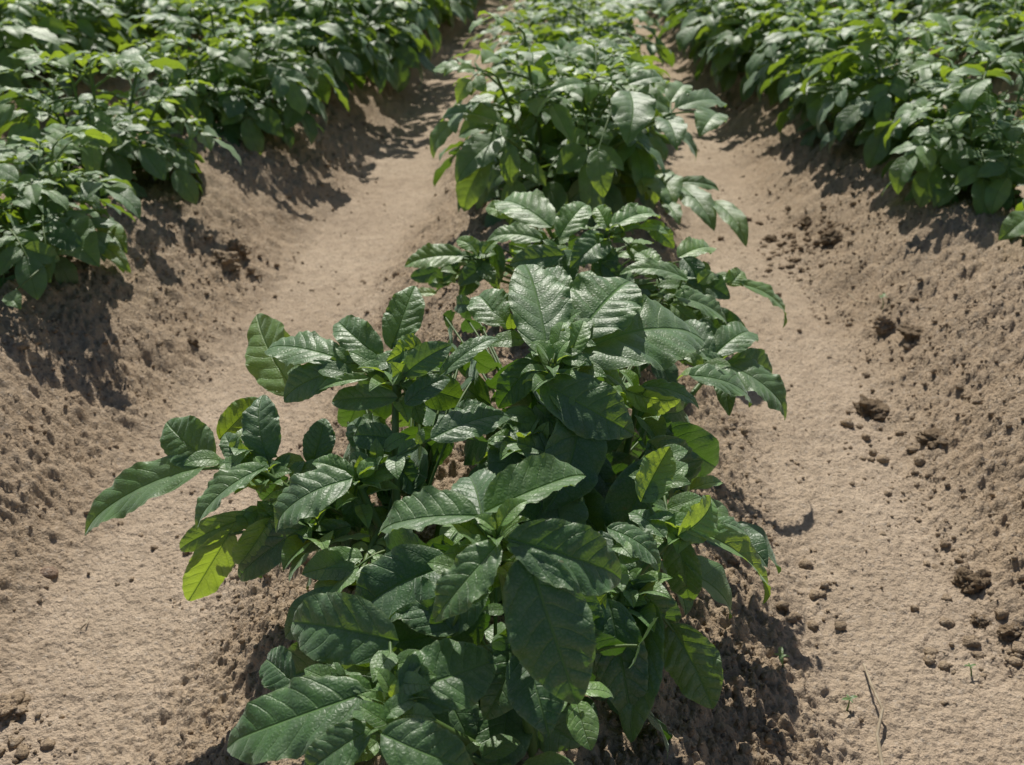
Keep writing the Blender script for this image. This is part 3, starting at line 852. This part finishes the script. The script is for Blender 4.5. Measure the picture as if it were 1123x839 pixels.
for key, spec in HERO.items():
    bp = P(*spec['base']); bp[2] = gz(bp[0], bp[1]) - 0.004
    root = empty("potato_plant", bp)
    tag(root, spec['label'], "potato plant", GRP)
    hubs = {k: P(*h) for k, h in spec['hubs'].items()}
    for k, h in hubs.items():
        mb = MB()
        off = V(*(np.random.default_rng(len(k) + int(h[0] * 1e3) % 97).normal(size=2) * 0.012), -0.012)
        c = curve(bp + off, h, -0.03 if abs(h[0] - bp[0]) > 0.1 else 0.0, 16, side=V((h[0] - bp[0]) * 0.25, 0, 0.01))
        if abs(h[0] - bp[0]) > 0.10:
            c = curve(bp + off, h, 0.012, 16)
        tube(mb, c, 0.0042, 0.0024, 8)
        mb.build("stem", M_STEM, root, origin=bp)
        # young folded leaves at the tip of the shoot
        rr = np.random.default_rng(int(h[0] * 1e4) % 9973)
        lb = LeafB(); small = 0.62 if key == 'low' else 1.0
        for q in range(11):
            a = q * 2.39996; L = small * rr.uniform(.016, .034) * (0.6 + q / 16)
            dr = unit(V(math.cos(a), math.sin(a), rr.uniform(.1, 1.1) - q * .05))
            b0 = h + dr * .004 - V(0, 0, .002 * q)
            leaflet(lb.b, b0, b0 + dr * L, .62, V(0, 0, 1) - .8 * V(math.cos(a), math.sin(a), 0), fold=rr.uniform(.3, .8), arch=.12,
                    tint=rr.uniform(.6, 1.0), res=(12, 5), seed=q + 50)
        tube(lb.s, curve(h - V(0, 0, .004), h + V(0, 0, .003), 0, 4), .002, .001, 5)
        lb.build("leaf", root, origin=bp)
    for k, (lid, hub, bx, by, bh, tx, ty, th, wr, kw) in enumerate(spec['leaves']):
        lb = LeafB()
        b = P(bx, by, bh); t = P(tx, ty, th); h = hubs[hub]
        L = np.linalg.norm(t - b)
        kw = dict(kw); kw.setdefault('fold', 0.2)
        if key == 'low': kw['tint'] = min(1.0, kw.get('tint', .4) + 0.22)
        big = L > 0.03
        leaflet(lb.b, b, t, wr, kw.pop('hint', (0, -.4, .9)), res=(44, 11) if big else (14, 5), seed=100 + k * 7 + len(key), **kw)
        n = h + (bp - h) * min(0.25, 0.03 * (k % 5))
        d = np.linalg.norm(b - n)
        c = curve(n, b + unit(t - b) * 0.003, 0.10 * d, 9)
        tube(lb.s, c, 0.0010 + 0.006 * L, 0.0007 + 0.005 * L, 6)
        rr = np.random.default_rng(k * 31 + len(key))
        if d > 0.03:       # tiny leaflets on the stalk
            for q in range(1 + int(d / 0.014)):
                s = c[2 + (q * 2) % 6]; dr = V(rr.normal(), rr.normal() * .5, rr.uniform(-.1, .6))
                leaflet(lb.b, s, s + unit(dr) * rr.uniform(.013, .031), .62, (0, -.5, 1), res=(6, 3), tint=.6, seed=k * 9 + q)
        lb.build("leaf", root, origin=bp)
    for (ux, uy, rx, ry, uh, n, size) in UNDER[key]:
        rr = np.random.default_rng(int(ux * 7 + uy))
        for q in range(n):
            a = q * 2.39996 + rr.uniform(-.3, .3); rad = math.sqrt((q + .5) / n)
            h = uh + rr.uniform(-.02, .012)
            c0 = P(ux + rx * rad * math.cos(a), uy + ry * rad * math.sin(a), h)
            od = c0 - bp; od[2] = 0
            dr = unit(unit(od) + V(rr.normal() * .55, rr.normal() * .45, rr.uniform(-1.1, -.25)))
            L = size * rr.uniform(.8, 1.2)
            b = c0 - dr * L / 2; t = c0 + dr * L / 2
            lb = LeafB()
            leaflet(lb.b, b, t, rr.uniform(.60, .78), (rr.normal() * .3, -.9 + .3 * rr.normal(), .45), fold=rr.uniform(.05, .3),
                    arch=rr.uniform(.04, .14), curl=rr.uniform(0, .12), twist=rr.uniform(-.3, .3), tint=rr.uniform(.02, .3),  # low tints paint in the deep shade under the canopy
                    res=(24, 8), seed=int(rr.integers(1 << 30)))
            f = rr.uniform(.45, .8)
            n0 = bp + (c0 - bp) * V(f * .5, f * .5, f)
            tube(lb.s, curve(n0, b + dr * .003, 0.012, 8), 0.0015, 0.0010, 5)
            lb.build("leaf", root, origin=bp)


# under-storey of the central plants: smaller leaves on their own stems, kept below the measured ones
def fill(root_spec, n_stems, height, spread, seed, size=0.045, lean=(0, 0), leaves=6):
    pass


roots = [o for o in col.objects if o.name.startswith("potato_plant") and o.parent is None]
for root, (h, sp, st, sd, size, lean, nl) in zip(roots, [
        (0.045, 0.085, 3, 501, 0.050, (0.00, 0.00), 3),
        (0.065, 0.065, 3, 502, 0.050, (0.01, 0.03), 3),
        (0.070, 0.085, 3, 503, 0.055, (0.0, 0.03), 3),
        (0.085, 0.100, 5, 504, 0.042, (0.0, 0.0), 4)]):
    S, Lv = grow_plant(sd, h, sp, st, size, (14, 5), nl, lean=lean)
    for s in S: s.build("stem", M_STEM, root)
    for l in Lv: l.build("leaf", root)

# ------------------------------------------------------------------ the other plants of the field
def proto(seed, **kw):
    S, Lv = grow_plant(seed, **kw)
    return S, Lv


DET = []           # detailed plants: every leaf a part
for k in range(4):
    S, Lv = grow_plant(900 + k, height=[.30, .27, .31, .28][k], spread=[.22, .21, .23, .22][k], stems=7, size=.068, res=(12, 4), leaves=9)
    root = empty("potato_plant")
    for s in S: s.build("stem", M_STEM, root)
    for l in Lv: l.build("leaf", root)
    DET.append(root)
FAR = []
for k in range(6):
    S, Lv = grow_plant(950 + k, height=.30, spread=.26, stems=7, size=.070, res=(7, 3), leaves=9)
    root = empty("potato_plant")
    merge(S, MB).build("stem", M_STEM, root)
    merge(Lv, LeafB).build("foliage", root)
    FAR.append(root)

used = set()


def place(protos, k, x, y, rz, sc, sz=1.0):
    p = protos[k % len(protos)]
    if p.name not in used:
        used.add(p.name); r = p
    else:
        r = p.copy(); col.objects.link(r)
        for ch in p.children:
            c = ch.copy(); col.objects.link(c); c.parent = r
    r.location = (x, y, gz(x, y) - 0.006)
    r.rotation_euler = (0, 0, rz)
    r.scale = (sc, sc, sc * sz)
    return r


def at(px, py):
    p = ground_pt(px, py); return p[0], p[1]


NEAR = [
    # x, y, turn, scale, label, group
    (0.035, 1.74, 0.3, 0.86, "tall bushy potato plant with hanging round leaves behind the central gap"),
    (0.075, 1.95, 2.1, 0.80, "potato plant directly behind the tall bushy one on the central ridge"),
    (-0.75, 1.34, 1.0, 0.62, "low potato plant cut by the left edge with pale pointed leaf tips"),
    (-0.80, 1.74, 3.7, 0.80, "leafy potato plant at the left with a long spray leaning over the bank"),
    (-0.73, 2.24, 5.2, 0.84, "dark potato plant overhanging the left furrow, shadow at its foot"),
    (0.80, 1.82, 4.0, 0.80, "big potato plant at the right edge spilling over the right bank"),
    (0.75, 2.14, 0.9, 0.84, "potato plant on the right bank with one bright upright leaf at its side"),
    (0.84, 1.46, 2.0, 0.55, "small potato plant at the right edge with one leaf poking into view"),
]
NEARO = []
for k, (x, y, rz, sc, lab) in enumerate(NEAR):
    o = place(DET, k, x, y, rz, sc, 1.2 if k == 0 else 1.08)
    tag(o, lab, "potato plant", "potato plants near enough to tell their leaves apart")
    NEARO.append(o)

ORD = ["first", "second", "third", "fourth", "fifth", "sixth", "seventh", "eighth", "ninth", "tenth"]
rr = np.random.default_rng(77)
cnt = 0
for row in (0, -1, 1, -2, 2, -3, 3, -4, 4, -5, 5, -6, 6):
    y = {0: 2.22, -1: 2.60, 1: 2.42, -2: 1.45, 2: 1.50}.get(row, 1.6 + abs(row) * 0.2)
    far_w = lambda yy: abs(row * SP) < 0.60 * yy + 0.75
    q = 0
    while y < (8.6 if abs(row) < 3 else 7.6):
        if far_w(y):
            x = row * SP + rr.normal() * 0.025 + (0.065 if row == 0 else 0) - 0.04 * (row == 1) + 0.03 * (row == -1)
            if abs(row) == 1 and y > 3.2: x -= row * 0.05
            sc = rr.uniform(0.88, 1.08)
            sc *= 0.76 if row == 0 else ((0.92 if y < 3.2 else 1.08) if abs(row) == 1 else 1.0)
            o = place(FAR if y > 2.55 else DET, int(rr.integers(0, 12)), x, y + rr.normal() * 0.02, rr.uniform(0, 6.28), sc, rr.uniform(.88, 1.15) * (0.85 if row == 0 else 1))
            side = "central" if row == 0 else (("left" if row < 0 else "right"))
            if row == 0 and q < 3:
                lab = f"{ORD[q]} potato plant behind the two tall bushy ones on the central ridge"
                grp = GRP
            elif abs(row) == 1 and q < 4:
                lab = f"{ORD[q]} plant beyond the big nearest ones on the first ridge {side} of centre"
                grp = f"potato plants on the ridge {side} of centre"
            elif abs(row) == 2 and q < 4:
                lab = f"{ORD[q]} potato plant from the front in the second row to the {side}"
                grp = f"potato plants in the second row on the {side}"
            else:
                where = {0: "central row"}.get(row, f"{['', 'first', 'second', 'third', 'outer', 'outer', 'outer'][abs(row)]} row out on the {side}")
                lab = f"distant leafy potato plant merging into the canopy of the {where}"
                grp = f"distant potato plants of the {where}"
            tag(o, lab, "potato plant", grp)
            cnt += 1; q += 1
        y += rr.uniform(0.25, 0.37)
print("field plants", cnt)
for p in DET + FAR:
    if p.name not in used: print("unused proto", p.name)

# single leaves of the nearer bushes that stand out from their outline
SPRAWL = {
 0: [((735, 212, .20), [(748, 206, .20, 784, 250, .165, .50), (784, 222, .19, 819, 268, .150, .42), (712, 190, .215, 738, 226, .19, .7),
                        (745, 200, .205, 790, 208, .19, .45), (730, 222, .19, 745, 245, .175, .5)]),
     ((735, 125, .34), [(742, 118, .34, 797, 114, .33, .45), (786, 124, .33, 768, 147, .315, .7), (735, 112, .345, 752, 92, .36, .6),
                        (728, 130, .33, 742, 160, .31, .6)]),
     ((550, 150, .30), [(548, 150, .30, 500, 198, .25, .62), (532, 178, .27, 508, 232, .20, .70), (548, 135, .31, 482, 128, .31, .5),
                        (560, 160, .29, 560, 205, .23, .6)]),
     ((680, 95, .36), [(690, 102, .36, 688, 155, .31, .72), (655, 165, .29, 662, 216, .23, .66), (640, 92, .37, 600, 102, .365, .5),
                       (690, 92, .37, 728, 84, .375, .55)])],
 2: [((95, 258, .20), [(64, 240, .215, 107, 288, .185, .62), (112, 246, .20, 138, 276, .175, .55), (108, 266, .19, 143, 298, .160, .40),
                       (40, 262, .21, 34, 300, .17, .6), (10, 322, .18, 22, 338, .17, .8)])],
 7: [((1135, 235, .21), [(1128, 236, .21, 1096, 262, .185, .7)])],
}
for idx, grp_ in SPRAWL.items():
    root = NEARO[idx]
    inv = np.array((Matrix.Translation(root.location) @ Matrix.Rotation(root.rotation_euler[2], 4, 'Z') @ Matrix.Diagonal((*root.scale, 1))).inverted())
    bp = V(*root.location)
    for hub, lst in grp_:
        hp = P(*hub)
        mb = MB(); tube(mb, curve(bp, hp, 0.03, 14), 0.0042, 0.0022, 6)
        def loc(m):
            m.v = [np.c_[v, np.ones(len(v))] @ inv.T[:, :3] for v in m.v]
        loc(mb); mb.build("stem", M_STEM, root)
        for k, (bx, by, bh, tx, ty, th, wr) in enumerate(lst):
            lb = LeafB(); b = P(bx, by, bh); t = P(tx, ty, th)
            leaflet(lb.b, b, t, wr, (0.05, -.5, .85), fold=.18, arch=.10, tint=.45 + .1 * (k % 3), res=(22, 7), seed=int(bx * 3 + by))
            tube(lb.s, curve(hp, b + unit(t - b) * .003, .006, 7), .0016, .0010, 5)
            loc(lb.b); loc(lb.s); lb.build("leaf", root)

# ------------------------------------------------------------------ light
EL = math.radians(49); AZ = math.radians(9)     # sun stands beyond the field, a little to the left
sd = V(-math.sin(AZ) * math.cos(EL), math.cos(AZ) * math.cos(EL), math.sin(EL))
sun = bpy.data.lights.new("sun", 'SUN'); sun.energy = 5.0; sun.angle = math.radians(0.55); sun.color = (1.0, 0.95, 0.87)
so = bpy.data.objects.new("sun", sun); col.objects.link(so)
so.rotation_euler = Vector(sd).to_track_quat('Z', 'Y').to_euler()
so.location = (-2, 5, 6)
w = bpy.data.worlds.new("World"); scene.world = w; w.use_nodes = True
nt = w.node_tree
sky = nt.nodes.new('ShaderNodeTexSky'); sky.sky_type = 'NISHITA'; sky.sun_disc = False
sky.sun_elevation = EL; sky.sun_rotation = -AZ
bg = nt.nodes['Background']; nt.links.new(sky.outputs[0], bg.inputs[0]); bg.inputs[1].default_value = 0.072

scene.view_settings.view_transform = 'Standard'
scene.view_settings.look = 'None'
scene.view_settings.exposure = 0
scene.cycles.max_bounces = 6
scene.cycles.transmission_bounces = 4
